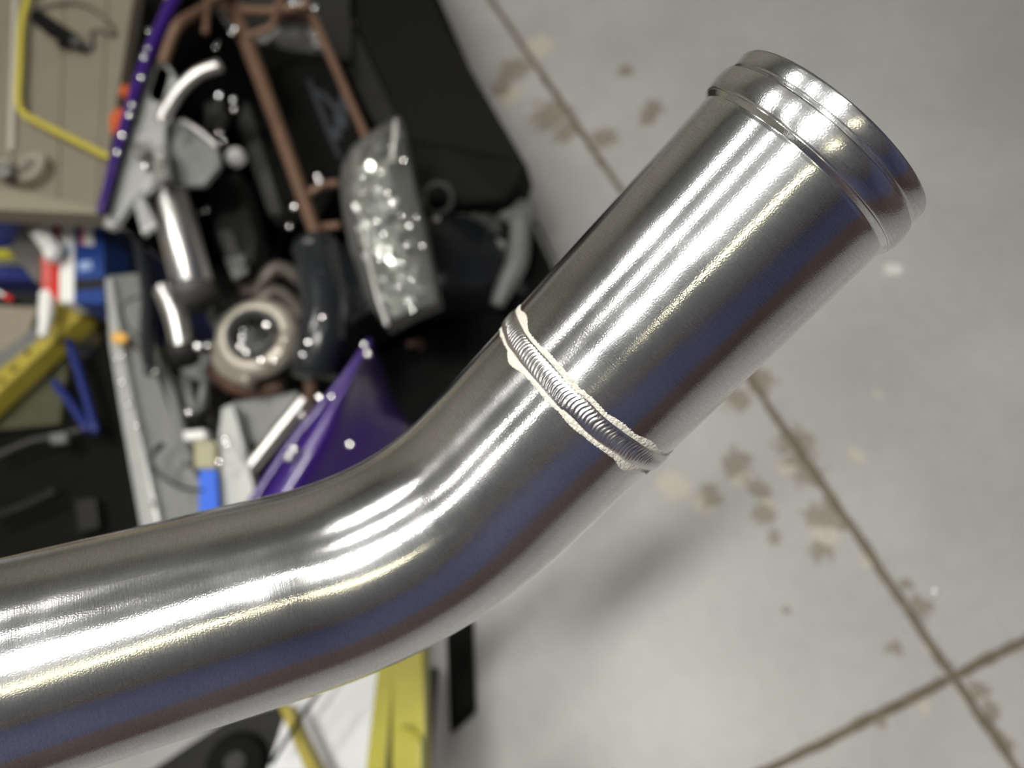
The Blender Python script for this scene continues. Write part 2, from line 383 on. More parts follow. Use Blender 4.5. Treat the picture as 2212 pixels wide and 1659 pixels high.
def slab_tile(i, j):
    a0, a1, b0, b1 = i*SL+GAP, (i+1)*SL-GAP, j*SL+GAP, (j+1)*SL-GAP
    near = i in (-1, 0) and j in (-1, 0)
    step = .022 if near else SL
    def run(p, q):
        n = max(1, int((q-p).length/step)); d = (q-p).normalized(); nrm = Vector((-d.y, d.x, 0)); out = []
        for k in range(n):
            e = 0 if k == 0 or not near else (abs(noise.noise(Vector((k*.35, i*7+j*3, p.x))))*.008 + random.random()*.002 - .001)
            out.append(p+(q-p)*(k/n)+nrm*e)
        return out
    cs = [X_+A_*a+B_*b for a, b in ((a0, b0), (a1, b0), (a1, b1), (a0, b1))]
    if (cs[1]-cs[0]).cross(cs[2]-cs[1]).z < 0: cs = cs[::-1]
    pts = []
    for k in range(4): pts += run(cs[k], cs[(k+1) % 4])
    if all(not (X0-.3 < p.x < X1+.3 and Y0-.3 < p.y < Y1+.3) for p in pts): return
    # keep to the room
    bm = slab_bm(pts, .02)
    for co, no in ((Vector((X0, 0, 0)), Vector((-1, 0, 0))), (Vector((X1, 0, 0)), Vector((1, 0, 0))), (Vector((0, Y0, 0)), Vector((0, -1, 0))), (Vector((0, Y1, 0)), Vector((0, 1, 0)))):
        bmesh.ops.bisect_plane(bm, geom=bm.verts[:]+bm.edges[:]+bm.faces[:], plane_co=co, plane_no=no, clear_outer=True)
    if len(bm.verts) > 3: finish(bm, 'slab', 'concrete', floor)
    else: bm.free()
for i in range(-3, 4):
    for j in range(-3, 4): slab_tile(i, j)

# loose dirt along the joints
bm = bmesh.new()
for k in range(700):
    if random.random() < .72: p = X_ + A_*random.uniform(-.45, 2.6) + B_*random.gauss(0, .018)
    else: p = X_ + B_*random.uniform(-1.2, .5) + A_*random.gauss(0, .014)
    s = random.uniform(.0012, .0042); r = random.random()*6
    q = [bm.verts.new(Vector((p.x+s*math.cos(r+t)*random.uniform(.6, 1.2), p.y+s*math.sin(r+t)*random.uniform(.6, 1.2), .0003))) for t in (0, 2.1, 4.2)]
    top = bm.verts.new(Vector((p.x, p.y, s*random.uniform(.5, 1))))
    for t in range(3): bm.faces.new((q[t], q[(t+1) % 3], top))
    bm.faces.new(q[::-1])
tag(finish(bm, 'loose_dirt', 'joint_dirt'), 'brown grit crumbs scattered along the floor saw cuts', 'dirt', kind='stuff')

# ------------------------------------------------------------------ the welded pipe
pipe = thing('aluminium_pipe', 'brushed aluminium intake pipe with a bend, a weld seam and a rolled bead end', 'pipe', PIPE_W)
def sweep(name, pts, tans, rads, m, seg=192, u0=0.0, cap_inner=None):
    ref = (CAM - PIPE_W).normalized(); up = (ref - tans[0]*ref.dot(tans[0])).normalized()
    n = len(pts); co = []; us = []; u = u0
    for i in range(n):
        if i: u += max((pts[i]-pts[i-1]).length, abs(rads[i]-rads[i-1]))
        t = tans[i]; up = (up - t*up.dot(t)).normalized(); s = t.cross(up); us.append(u)
        for k in range(seg):
            a = 2*PI*k/seg + PI
            co.append(pts[i] + rads[i]*(math.cos(a)*up+math.sin(a)*s))
    faces = [(i*seg+k, i*seg+(k+1) % seg, (i+1)*seg+(k+1) % seg, (i+1)*seg+k) for i in range(n-1) for k in range(seg)]
    me = bpy.data.meshes.new(name); me.from_pydata(co, [], faces)
    uvl = me.uv_layers.new(name='UVMap'); arr = np.empty(len(me.loops)*2, 'f'); li = 0; cl = 2*PI*R0/seg
    for i in range(n-1):
        for k in range(seg):
            for (ii, kk) in ((i, k), (i, k+1), (i+1, k+1), (i+1, k)):
                arr[li] = us[ii]; arr[li+1] = kk*cl; li += 2
    uvl.data.foreach_set('uv', arr)
    return link(name, me, m, pipe, True)
# tube with the bend
pts, tans, rads = [], [], []
for k in range(12):
    s = k/11; pts.append(PIPE_W + D*(L2*s)); tans.append(D); rads.append(R0)
for k in range(1, 49):
    a = ANG*k/48; pts.append(PIPE_B + RB*(math.sin(a)*D+(1-math.cos(a))*NN)); tans.append(math.cos(a)*D+math.sin(a)*NN); rads.append(R0)
e, t = pts[-1], tans[-1]
for k in range(1, 25): pts.append(e + t*(.30*k/24)); tans.append(t); rads.append(R0)
end = pts[-1]
for r in (R0-.0005, R0-.0016, R0-.0018): pts.append(end); tans.append(t); rads.append(r)
for k in range(1, 12): pts.append(end - t*(.15*k/11)); tans.append(t); rads.append(R0-.0018)
sweep('bent_tube', pts, tans, rads, 'alu', u0=.3)
# sleeve
pts = [PIPE_T + D*(L3*(1-k/30)) for k in range(31)]; rads = [R_W+(R_T-R_W)*k/30 for k in range(31)]
pts = pts[:29] + [PIPE_T + D*x for x in (.0032, .0027, .0021, .0017, .0015, .0004, .0002, 0)]
rads = rads[:29] + [R_T, R_T-.00005, R_T-.0002, R_T-.0003, R_T-.0002, R_T+.0010, R_T+.00115, R_T+.0012]
pts += [PIPE_T - D*.0001]; rads += [R_T+.0002]
sweep('sleeve', pts, [-D]*len(pts), rads, 'alu')
def ring_part(name, prof, m, u0):
    # prof: (distance beyond the groove, radius)
    sweep(name, [PIPE_T - D*x for x, r in prof], [-D]*len(prof), [r for x, r in prof], m, u0=u0)
bead = [(.0, R_T-.0012), (.0, R_T+.00105)] + [(.0002+.0086*k/16, R_T + .0011 + .0010*math.sin(PI*(.10+.82*k/16))**.9) for k in range(17)] + [(.0089, R_T+.0006), (.0089, R_T-.0012)]
ring_part('rolled_bead', bead, 'alu_bead', .5)
lip = [(.0088, R_T-.001), (.0089, R_T-.0006), (.0094, R_T-.0006), (.0096, R_T-.0005), (.0104, R_T+.0003), (.0107, R_T+.00042), (.0152, R_T+.0004), (.0160, R_T), (.0162, R_T-.0006), (.0160, R_T-.002), (.0100, R_T-.0022), (-.06, R_T-.0022)]
ring_part('end_lip', lip, 'alu_bead', .6)
# weld
def ring_grid(name, nphi, nv, fn, m, x0=0):
    ref = (CAM - PIPE_W).normalized(); up = (ref - D*ref.dot(D)).normalized(); s = (-D).cross(up); co = []
    for i in range(nphi):
        a = 2*PI*i/nphi
        for j in range(nv):
            x, r = fn(a, j/(nv-1)*2-1)
            co.append(PIPE_W - D*x + r*(math.cos(a)*up+math.sin(a)*s))
    faces = [(i*nv+j, ((i+1) % nphi)*nv+j, ((i+1) % nphi)*nv+j+1, i*nv+j+1) for i in range(nphi) for j in range(nv-1)]
    me = bpy.data.meshes.new(name); me.from_pydata(co, [], faces); return link(name, me, m, pipe, True)
NR = 160
SGN = -1
def weld_fn(a, v):
    wob = .0005*noise.noise(Vector((a*4, 1.3, 0))); half = .0040 + .00035*noise.noise(Vector((a*6, 4, 2)))
    dish = math.sqrt(max(0, 1-v*v)); jit = .28*noise.noise(Vector((a*NR/8.0, 9, 0)))
    ph = (SGN*a*NR/(2*PI) + jit - 2.4*dish) % 1.0
    h = .0009*(dish**.8)*(.9+.10*noise.noise(Vector((a*9, 2, 7)))) + .00032*dish*math.sin(PI*ph**.6)
    return wob + v*half, R0 + .0001 + h
ring_grid('weld_bead', 160*16, 17, weld_fn, 'alu_weld')
def oxide_fn(side):
    def fn(a, v):
        t = (v+1)/2
        wdt = .0017 + .0020*max(0, noise.noise(Vector((a*3.1, side*9, 3)))+.1)*2.2 + .0020*max(0, noise.noise(Vector((a*2.2+7, side*4, 8)))) + .00045*noise.noise(Vector((a*60, side, 5))) + .00025*noise.noise(Vector((a*190, side, 5)))
        x = .0036 + t*max(.0006, wdt)
        wob = .0005*noise.noise(Vector((a*4, 1.3, 0)))
        r = (R_W if side > 0 else R0) + (.00016 if 0.02 < t < .98 else -.0001)
        return wob + side*x, r
    return fn
ring_grid('oxide_band', 1800, 5, oxide_fn(1), 'oxide')['label'] = 'chalky white oxide along the seam on the sleeve side'
ring_grid('oxide_band', 1800, 5, oxide_fn(-1), 'oxide')['label'] = 'chalky white oxide along the seam on the bend side'

# ------------------------------------------------------------------ the car
car = thing('car', 'purple car without bonnet or bumper, engine bay open', 'car', P(600, 500, 0))
def part(name, m=None):                              # an empty part that carries sub-parts
    o = bpy.data.objects.new(name, None); C.objects.link(o); o.parent = car; o.matrix_parent_inverse = Matrix.Translation(-car.location); o.empty_display_size = .05
    return o
underlay = [Vector((p.x, p.y, .39)) for p in [P(x, y, .93) for x, y in [(640, -500), (406, -60), (338, 110), (266, 330), (234, 464)]]]
underlay += [Vector((p.x, p.y, .39)) for p in [P(x, y, .56) for x, y in [(236, 700), (215, 745), (100, 885), (-90, 935), (-90, 1300), (300, 1250)]]]
underlay += [P(x, y, .39) for x, y in [(560, 1150), (900, 960), (1130, 700), (1200, 560), (1100, 345), (925, -60), (760, -400)]]
finish(slab_bm(underlay, .03), 'dark_underlay', 'black_plastic', car)  # black sheet added under the bay so gaps between parts read dark
# tyre that carries the corner
tc = P(985, 800, 0); ta = (P(985, 800, 0)-P(930, 640, 0)).normalized()
lathe('tyre', [(.17, -.1), (.29, -.1), (.305, -.07), (.305, .07), (.29, .1), (.17, .1)], Vector((tc.x, tc.y, .305)), ta, 'black_rubber', car, 32, True)
# far fender: flange plus skin
ff = tube('fender', [(388, -40), (375, 0), (324, 110), (286, 216), (252, 330), (218, 460)], [.95]*6, [29, 27, 25, 22, 20, 18], 'purple', car, 18)
iw_ = [P(x, y, .93) for x, y in [(402, -60), (384, 0), (334, 110), (296, 216), (262, 330), (228, 462)]]; wl = bmesh.new()
lo = [wl.verts.new(Vector((p.x, p.y, .39))) for p in iw_]; hi = [wl.verts.new(p) for p in iw_]
for k in range(5): wl.faces.new((lo[k], lo[k+1], hi[k+1], hi[k]))
o = finish(wl, 'wing_wall', 'black_plastic', ff); md = o.modifiers.new('t', 'SOLIDIFY'); md.thickness = .006
for (x, y, s) in [(318, 103, 10), (310, 122, 13), (304, 165, 11), (284, 225, 12), (277, 247, 13), (263, 292, 12), (251, 328, 12)]:
    bolt(x, y, .962, s, ff)
# silver inner panel
hs = slab('heat_shield', [(330, 140), (340, 132), (360, 136), (382, 170), (354, 262), (352, 335), (322, 400), (285, 430), (240, 492), (222, 488), (244, 405), (276, 290), (316, 190)], .925, .015, 'silver', car, .004)
slab('side_plate', [(355, 258), (398, 258), (468, 312), (474, 352), (437, 398), (372, 398), (350, 330)], .90, .012, 'grey_panel', hs, .003)
slab('leg_plate', [(283, 425), (302, 412), (334, 482), (306, 505)], .92, .012, 'silver', hs, .003)
slab('raised_rib', [(340, 142), (354, 142), (336, 205), (320, 205)], .945, .02, 'polished', hs, .003)
lump('foil_wrap', [(286, 314), (322, 300), (336, 330), (314, 368), (290, 342)], .935, .03, 'foil', car, .8, 1)
lump('foil_wrap', [(330, 318), (356, 312), (372, 384), (334, 410), (324, 352)], .93, .03, 'foil', car, .8, 2)
tube('bracket_bar', [(396, 262), (432, 285), (468, 316)], .915, 13, 'polished', car)
tube('intake_elbow', [(474, 142), (430, 158), (395, 188), (368, 225), (348, 262)], .96, [28, 28, 28, 28, 28], 'polished', car, 20)
# rust coloured tube frame
fr = part('tube_frame')
for pts_, z_, w_ in [([(500, -20), (440, 20), (392, 48), (372, 80), (352, 138)], [.82, .90, .94, .94, .93], 24), ([(478, -40), (520, 60), (570, 190), (640, 385), (700, 560)], .80, [36, 34, 32, 30, 28]),
                     ([(650, -20), (700, 90), (759, 225), (815, 350)], .78, 20), ([(490, 20), (580, 24), (670, 12)], .80, 22), ([(608, -20), (592, 50), (570, 66), (530, 78)], .81, 16),
                     ([(449, 0), (446, 35), (444, 72)], .90, 15), ([(660, 424), (690, 404), (732, 395)], .79, 18), ([(680, 488), (705, 490), (735, 486)], .78, 18),
                     ([(672, 800), (668, 850), (660, 905)], .70, 26), ([(600, 40), (640, 34), (680, 40)], .76, 24)]:
    tube('tube', pts_, z_, w_, 'rust', fr, 16)
# radiator
rd = part('radiator')
slab('core', [(478, 92), (545, 95), (705, 120), (790, 330), (735, 380), (690, 470), (610, 480), (575, 450)], .64, .06, 'black_metal', rd)
slab('side_tank', [(468, 100), (486, 100), (545, 255), (608, 455), (578, 460), (520, 290)], .665, .05, 'dark_grey', rd, .006)
tube('filler_neck', [(507, 345), (508, 336)], [.66, .70], 34, 'dark_grey', rd)
lathe('radiator_cap', [(0, .012), (.016, .012), (.020, .008), (.022, 0), (.022, -.01), (0, -.01)], P(508, 339, .715), Vector((.1, 0, 1)), 'white_paint', rd, 24)
em = bmesh.new()
def stripe(x, y, l, a=-.35):
    dx, dy = math.cos(a)*l/2, math.sin(a)*l/2
    slab_bm([P(x-dx, y-dy, .6425), P(x+dx, y+dy, .6425), P(x+dx, y+dy+2.4, .6425), P(x-dx, y-dy+2.4, .6425)], .002, bm=em)
for k in range(30): stripe(668+k*2.2, 174+k*5.6, 14 if k < 24 else 10, .2)
for k in range(22): stripe(690+k*2.2, 196+k*2.2, 16, .2)
for k in range(24): stripe(742-k*.9+(k % 9)*1.2, 205+k*4.0, 30-abs(k-12), .2)
o = finish(em, 'emblem', 'logo', rd); o['label'] = 'striped grey block-letter emblem printed on the radiator core'; o['kind'] = 'stuff'
# dark front panel covering the floor, with scraps of foil
fp = slab('front_panel', [(395, -300), (740, -300), (760, 130), (700, 122), (545, 98), (470, 95), (440, 60)], .60, .02, 'charcoal', car)
slab('headlamp_bracket', [(548, 84), (590, 56), (604, 60), (572, 94)], .64, .01, 'foil', fp, .003)
slab('gusset', [(590, 70), (640, 60), (690, 90), (702, 116), (600, 104)], .63, .01, 'dark_grey', fp, .003)
lump('foil_scrap', [(660, 60), (690, 66), (706, 112), (680, 108)], .64, .015, 'foil', fp, .8, 31)
lump('foil_scrap', [(480, 40), (502, 48), (498, 82), (478, 78)], .66, .02, 'dark_grey', fp, .8, 32)
# intercooler
ic = part('intercooler')
slab('top_bar', [(666, -20), (730, -20), (850, 240), (880, 300), (832, 300), (790, 230)], .575, .05, 'charcoal', ic, .005)
slab('core', [(728, -40), (905, -40), (1131, 347), (1060, 345), (877, 305), (850, 240)], .555, .07, 'black_metal', ic)
for k in range(17):
    f0 = (k+.5)/17
    xa, ya = 735+f0*175, -30; xb, yb = 880+f0*246, 300+f0*44
    slab('fin_bar', [(xa-2.2, ya), (xa+2.2, ya), (xb+3, yb), (xb-3, yb)], .564, .012, 'fin_black', ic)
slab('end_tank', [(872, 302), (960, 318), (1060, 336), (1134, 347), (1120, 400), (1090, 436), (1000, 440), (905, 430)], [.58, .58, .575, .57, .54, .52, .52, .53], .09, 'black_metal', ic, .012)
# headlight
hl = part('headlight')
out = [(862, 250), (830, 262), (795, 285), (760, 315), (738, 352), (732, 400), (742, 470), (758, 545), (785, 636), (832, 706), (885, 676), (947, 650), (905, 445)]
zo = [.86, .86, .85, .84, .83, .82, .82, .82, .82, .83, .84, .85, .86]
slab('housing', out, [z-.02 for z in zo], .03, 'dark_grey', hl, .006)
bm = bmesh.new(); U, V = 14, 34; vs = {}
def hlp(u, v):                                         # u across, v along the lamp
    lx = [(862, 250), (790, 292), (748, 345), (752, 420), (768, 500), (790, 590), (812, 650), (836, 700)]
    rx = [(866, 256), (882, 320), (895, 390), (908, 450), (918, 505), (928, 560), (938, 605), (945, 648)]
    q = v*7; i = min(6, int(q)); t = q-i
    l = [lx[i][n]+(lx[i+1][n]-lx[i][n])*t for n in (0, 1)]; r = [rx[i][n]+(rx[i+1][n]-rx[i][n])*t for n in (0, 1)]
    return l[0]+(r[0]-l[0])*u, l[1]+(r[1]-l[1])*u
for i in range(U+1):
    for j in range(V+1):
        u, v = .03+.95*i/U, .01+.97*j/V; x, y = hlp(u, v)
        z = .82 + .035*math.sin(PI*min(1, max(0, (u-.1)/.8)))*.3 + random.gauss(0, .0058)
        vs[i, j] = bm.verts.new(P(x+random.uniform(-3, 3), y+random.uniform(-3, 3), z))
for i in range(U):
    for j in range(V): bm.faces.new((vs[i, j], vs[i+1, j], vs[i+1, j+1], vs[i, j+1]))
o = finish(bm, 'reflector', 'reflector', hl); md = o.modifiers.new('t', 'SOLIDIFY'); md.thickness = .003
for (x, y, s_) in [(862, 290, 11), (852, 311, 9), (846, 318, 8), (784, 384, 10), (824, 372, 9), (784, 416, 8), (818, 408, 9), (838, 417, 8), (848, 437, 9), (868, 466, 8), (816, 478, 12), (885, 488, 9), (830, 506, 10), (881, 530, 11), (914, 532, 10), (824, 536, 8), (856, 566, 9), (870, 569, 7), (822, 561, 8), (805, 350, 7), (872, 345, 8), (900, 470, 7), (890, 605, 8), (860, 620, 7)]:
    bolt(x, y, .842, s_, hl, 'chrome', 'glint_cap')  # added chrome caps that put bokeh glints into the headlight
tube('ridge', [(782, 470), (797, 560), (815, 640), (836, 702)], .865, 9, 'polished', hl)
tube('ridge', [(856, 262), (850, 330), (846, 345)], .868, 12, 'polished', hl)
def glass():
    m = bpy.data.materials.new('clear_lens'); m.use_nodes = True; nt = m.node_tree
    for n in list(nt.nodes):
        if n.type != 'OUTPUT_MATERIAL': nt.nodes.remove(n)
    o = [n for n in nt.nodes][0]; t = nt.nodes.new('ShaderNodeBsdfTransparent'); t.inputs[0].default_value = (.97, .98, .965, 1)
    g = nt.nodes.new('ShaderNodeBsdfGlossy'); g.inputs['Roughness'].default_value = .06; g.inputs[0].default_value = (1, 1, 1, 1)
    f = nt.nodes.new('ShaderNodeFresnel'); f.inputs[0].default_value = 1.5; mx = nt.nodes.new('ShaderNodeMixShader')
    nt.links.new(f.outputs[0], mx.inputs[0]); nt.links.new(t.outputs[0], mx.inputs[1]); nt.links.new(g.outputs[0], mx.inputs[2]); nt.links.new(mx.outputs[0], o.inputs[0]); return m
M['lens'] = glass()
bm = bmesh.new(); vs = {}
for i in range(11):
    for j in range(25):
        u, v = i/10, j/24; x, y = hlp(u, v)
        vs[i, j] = bm.verts.new(P(x, y, .856 + .02*math.sin(PI*u)**.6 + .008*math.sin(PI*v)))
for i in range(10):
    for j in range(24): bm.faces.new((vs[i, j], vs[i+1, j], vs[i+1, j+1], vs[i, j+1]))
o = finish(bm, 'lens', 'lens', hl, True)
# silicone hose
ho = tube('silicone_hose', [(682, 545), (690, 600), (702, 660), (695, 730), (680, 800)], [.86, .87, .87, .87, .85], [92, 98, 102, 98, 92], 'black_rubber', car, 28)
tube('hose_cuff', [(680, 532), (684, 556)], .86, 98, 'black_rubber', ho, 28)
tube('hose_cuff', [(684, 785), (678, 812)], .85, 98, 'black_rubber', ho, 28)
for (x, y, s) in [(690, 590, 12), (684, 636, 15), (697, 684, 16), (667, 738, 14), (654, 765, 12)]: bolt(x, y, .905, s, ho)
# turbocharger
tb = part('turbocharger'); tp = P(556, 732, .80); ax = Vector((.12, -.05, 1)).normalized(); k1 = pxl(548, 722, .8)
R1, R2 = 66*k1, 26*k1
lathe('volute', [(R1+R2*math.cos(a)*(1.0), R2*math.sin(a)) for a in [2*PI*k/20 for k in range(20)]], tp, ax, 'cast', tb, 40, True)
lathe('inlet', [(48*k1, .034), (54*k1, .034), (58*k1, .026), (66*k1, .0), (50*k1, -.02), (38*k1, -.01), (40*k1, .024)], tp, ax, 'dark_grey', tb, 40, True)
lathe('bore', [(0, -.034), (41*k1, -.034), (42*k1, .015), (38*k1, .015), (38*k1, -.03), (0, -.03)], tp, ax, 'black_metal', tb, 32)
lathe('wheel_hub', [(0, .03), (5*k1, .026), (8*k1, .01), (12*k1, -.02), (0, -.025)], tp, ax, 'mid_grey', tb, 20)
u = ax.orthogonal().normalized(); v = ax.cross(u)
for k in range(9):
    a = 2*PI*k/9; bm = bmesh.new(); rows_ = []
    for h, tw in ((.012, 0), (.0, .25), (-.02, .6)):
        d = math.cos(a+tw)*u+math.sin(a+tw)*v; rows_.append([bm.verts.new(tp+ax*h+d*9*k1), bm.verts.new(tp+ax*h+d*35*k1)])
    for i in range(2): bm.faces.new((rows_[i][0], rows_[i][1], rows_[i+1][1], rows_[i+1][0]))
    o = finish(bm, 'blade', 'mid_grey', tb, True); md = o.modifiers.new('t', 'SOLIDIFY'); md.thickness = .0012
tube('outlet', [(478, 745), (490, 790), (545, 822)], .79, [44, 48, 40], 'cast', tb, 20)
tube('flange', [(612, 735), (632, 742)], .80, 50, 'cast', tb, 20)
for (x, y, s) in [(522, 728, 15), (518, 748, 18), (532, 760, 14), (575, 702, 16), (562, 778, 18), (590, 780, 12)]: bolt(x, y, .845, s, tb)
# manifold and down pipe
mf = part('exhaust_manifold')
for pts_, w_ in [([(548, 640), (575, 600), (604, 580), (650, 606), (668, 640)], 34), ([(556, 655), (596, 630), (632, 655), (650, 690)], 32), ([(540, 640), (525, 590), (520, 560)], 34)]:
    tube('runner', pts_, .72, w_, 'dark_cast', mf, 16)
tube('down_pipe', [(462, 796), (500, 826), (560, 842), (610, 830)], .72, [40, 46, 44, 36], 'dark_rust', car, 18)
# canister and lower pipe
cn = tube('air_canister', [(368, 428), (388, 505), (418, 622)], [.86, .86, .85], [74, 82, 84], 'polished', car, 36, False)
tube('canister_band', [(357, 406), (366, 432)], .86, 84, 'dark_grey', cn, 32)
tube('canister_band', [(413, 612), (424, 650)], .845, 92, 'dark_grey', cn, 32)
tube('charge_pipe', [(356, 628), (380, 680), (394, 752)], [.84, .84, .82], [46, 52, 48], 'polished', car, 28)
tube('charge_coupler', [(392, 742), (400, 778)], .815, 62, 'charcoal', car, 24)
# engine covers and clutter
slab('engine_cover', [(437, 382), (512, 368), (552, 512), (545, 566), (500, 605), (462, 520)], .74, .06, 'charcoal', car, .012)
slab('engine_block', [(420, 560), (520, 590), (560, 640), (520, 690), (470, 700), (430, 660)], .66, .1, 'charcoal', car, .012)
lump('alternator', [(452, 640), (500, 650), (508, 700), (470, 725), (448, 690)], .72, .04, 'mid_grey', car, .5, 4)
slab('mount_bracket', [(378, 770), (440, 758), (482, 776), (470, 806), (430, 822), (392, 812)], .72, .03, 'mid_grey', car, .006)
slab('engine_mount', [(362, 812), (448, 808), (452, 905), (420, 930), (378, 905)], .68, .06, 'dark_grey', car, .008)
tube('strut', [(400, 812), (420, 900)], .72, 20, 'mid_grey', car); tube('strut', [(448, 800), (430, 890)], .72, 18, 'mid_grey', car)
slab('bracket', [(330, 470), (352, 450), (392, 470), (372, 520), (340, 520)], .75, .02, 'dark_grey', car)
slab('bracket', [(470, 500), (500, 496), (520, 560), (500, 580)], .76, .02, 'dark_grey', car)
lump('throttle_body', [(440, 225), (478, 210), (496, 255), (480, 290), (444, 280)], .78, .03, 'dark_grey', car, .6, 8)
lump('pump', [(484, 560), (528, 548), (538, 588), (505, 610)], .77, .02, 'mid_grey', car, .5, 3)
tube('coolant_hose', [(296, 470), (308, 560), (318, 640), (316, 740), (326, 806)], .80, 26, 'black_rubber', car)
tube('wiring', [(300, 640), (267, 657), (264, 680), (281, 713), (330, 746)], .80, 5, 'black_rubber', car, 8)
tube('wiring', [(352, 958), (327, 988), (340, 1020), (392, 1053), (440, 1059)], .80, [14, 12, 8, 7, 7], 'black_rubber', car, 8)
# left inner wing panel with its folded lip
iw = slab('inner_wing', [(230, 596), (308, 588), (318, 700), (330, 800), (372, 900), (404, 1000), (470, 1110), (330, 1180), (300, 1040), (262, 800)], .74, .02, 'grey_panel', car, .003)
slab('folded_lip', [(224, 600), (240, 598), (262, 740), (290, 880), (345, 1130), (345, 1160), (305, 1160), (262, 900), (236, 740)], .76, .03, 'silver', iw, .006)
tube('pressed_rib', [(330, 750), (365, 830), (400, 960), (412, 1000)], .748, 22, 'mid_grey', iw, 12)
for (x, y) in [(250, 775), (262, 765), (274, 872), (294, 920), (262, 826), (322, 1085)]: bolt(x, y, .77, 11, iw)
lump('plug', [(240, 720), (258, 716), (276, 722), (276, 740), (258, 745), (242, 738)], .765, .012, 'amber', car, .2, 5)
for (x, y, z, s, m_) in [(232, 480, .85, 12, 'chrome'), (444, 452, .80, 13, 'chrome'), (430, 458, .80, 11, 'chrome'), (472, 205, .84, 15, 'chrome'), (503, 214, .84, 13, 'chrome'), (505, 234, .84, 13, 'chrome'), (472, 285, .84, 13, 'chrome'), (480, 305, .84, 13, 'chrome'),
                      (425, 748, .83, 17, 'chrome'), (446, 744, .83, 14, 'chrome'), (318, 708, .80, 13, 'chrome'), (332, 802, .80, 14, 'chrome'), (634, 446, .82, 15, 'chrome'), (690, 388, .83, 15, 'chrome'), (685, 380, .83, 11, 'chrome'), (625, 487, .80, 11, 'chrome'), (404, 889, .75, 16, 'chrome'),
                      (320, 64, .84, 10, 'chrome'), (462, 100, .84, 13, 'chrome'), (468, 92, .84, 10, 'chrome'), (630, 4, .84, 16, 'chrome'), (648, 4, .84, 12, 'chrome'), (678, 14, .82, 14, 'chrome'), (498, 68, .84, 14, 'chrome'), (506, 60, .84, 14, 'chrome'), (265, 488, .80, 18, 'cast'), (942, 472, .60, 16, 'chrome'), (523, 712, .86, 9, 'chrome')]:
    bolt(x, y, z, s, car, m_)
# front crash structure right of the lamp
cs = part('crash_structure')
slab('cross_member', [(951, 630), (935, 610), (985, 520), (1060, 505), (1095, 522), (1040, 580)], .47, .04, 'mid_grey', cs, .006)
tube('strap', [(1124, 474), (1118, 560), (1090, 620), (1072, 660)], .48, [44, 50, 42, 30], 'mid_grey', cs, 14)
lump('torn_plate', [(1092, 440), (1110, 412), (1138, 430), (1160, 440), (1155, 480), (1110, 490), (1070, 470)], .47, .02, 'mid_grey', cs, .8, 9)
lump('torn_plate', [(960, 450), (1015, 440), (1080, 470), (1090, 510), (1000, 500)], .46, .02, 'dark_grey', cs, .8, 10)
tube('brace', [(1150, 480), (1190, 560), (1225, 640)], .46, 14, 'dark_grey', cs)
ring_ = [P(947+30*math.cos(a), 428+32*math.sin(a), .61) for a in [2*PI*k/20 for k in range(21)]]
finish(tube_bm(ring_, 5*pxl(947, 428, .61), 8, False), 'hose_end', 'dark_grey', cs, True)
lump('amber_reflector', [(930, 540), (955, 500), (965, 510), (940, 560)], .50, .01, 'orange', cs, .3, 3)
tube('tow_eye', [(880, 745), (905, 738), (908, 752)], .60, 14, 'dark_rust', cs)
# near fender
bm = bmesh.new(); lf = [(799, 735), (745, 815), (695, 880), (645, 940), (598, 1005), (545, 1090)]; rt = [(806, 736), (828, 800), (850, 865), (890, 930), (870, 1010), (820, 1100)]
lfs = smooth_path([Vector((x, y, 0)) for x, y in lf], 5); rts = smooth_path([Vector((x, y, 0)) for x, y in rt], 5); prev = None
for a, b in zip(lfs, rts):
    row = []
    for k in range(13):
        t = k/12; x, y = a.x+(b.x-a.x)*t, a.y+(b.y-a.y)*t
        row.append(bm.verts.new(P(x, y, .90 + .02*math.sin(PI*min(1, t*2.2)) - .20*t*t)))
    if prev:
        for k in range(12): bm.faces.new((prev[k], prev[k+1], row[k+1], row[k]))
    prev = row
nf = finish(bm, 'fender', 'purple', car, True); md = nf.modifiers.new('t', 'SOLIDIFY'); md.thickness = .004
tube('fender_flange', [(799, 733), (745, 815), (695, 880), (645, 940), (598, 1005), (545, 1090)], .905, [10, 18, 22, 24, 24, 26], 'purple', nf, 14)
for (x, y, s) in [(792, 764, 17), (786, 744, 12), (755, 960, 14), (688, 858, 15), (716, 856, 10), (632, 972, 22), (622, 988, 20)]: bolt(x, y, .935, s, nf)
# lower liner plates and pieces beside the near fender
ln = slab('wing_liner', [(478, 880), (502, 870), (542, 1030), (560, 1110), (462, 1120), (466, 985)], .78, .02, 'silver', car, .004)
slab('liner_plate', [(500, 868), (640, 845), (662, 868), (566, 968), (528, 945)], .74, .02, 'mid_grey', ln, .004)
tube('brace_tube', [(660, 862), (612, 920), (540, 1010)], .82, 32, 'polished', car, 18)
for (x, y, s) in [(484, 948, 16), (488, 962, 14), (472, 998, 12), (650, 895, 14)]: bolt(x, y, .82, s, car)
slab('relay_block', [(416, 952), (462, 952), (464, 1012), (418, 1012)], .80, .03, 'cream', car, .005)
slab('relay_cap', [(394, 930), (440, 926), (442, 948), (396, 950)], .80, .02, 'white_paint', car, .005)
slab('tape_strip', [(430, 1016), (466, 1014), (472, 1110), (430, 1115)], .80, .006, 'bright_blue', car)
slab('battery_tray', [(362, 900), (432, 900), (432, 1060), (400, 1040)], .70, .03, 'charcoal', car)
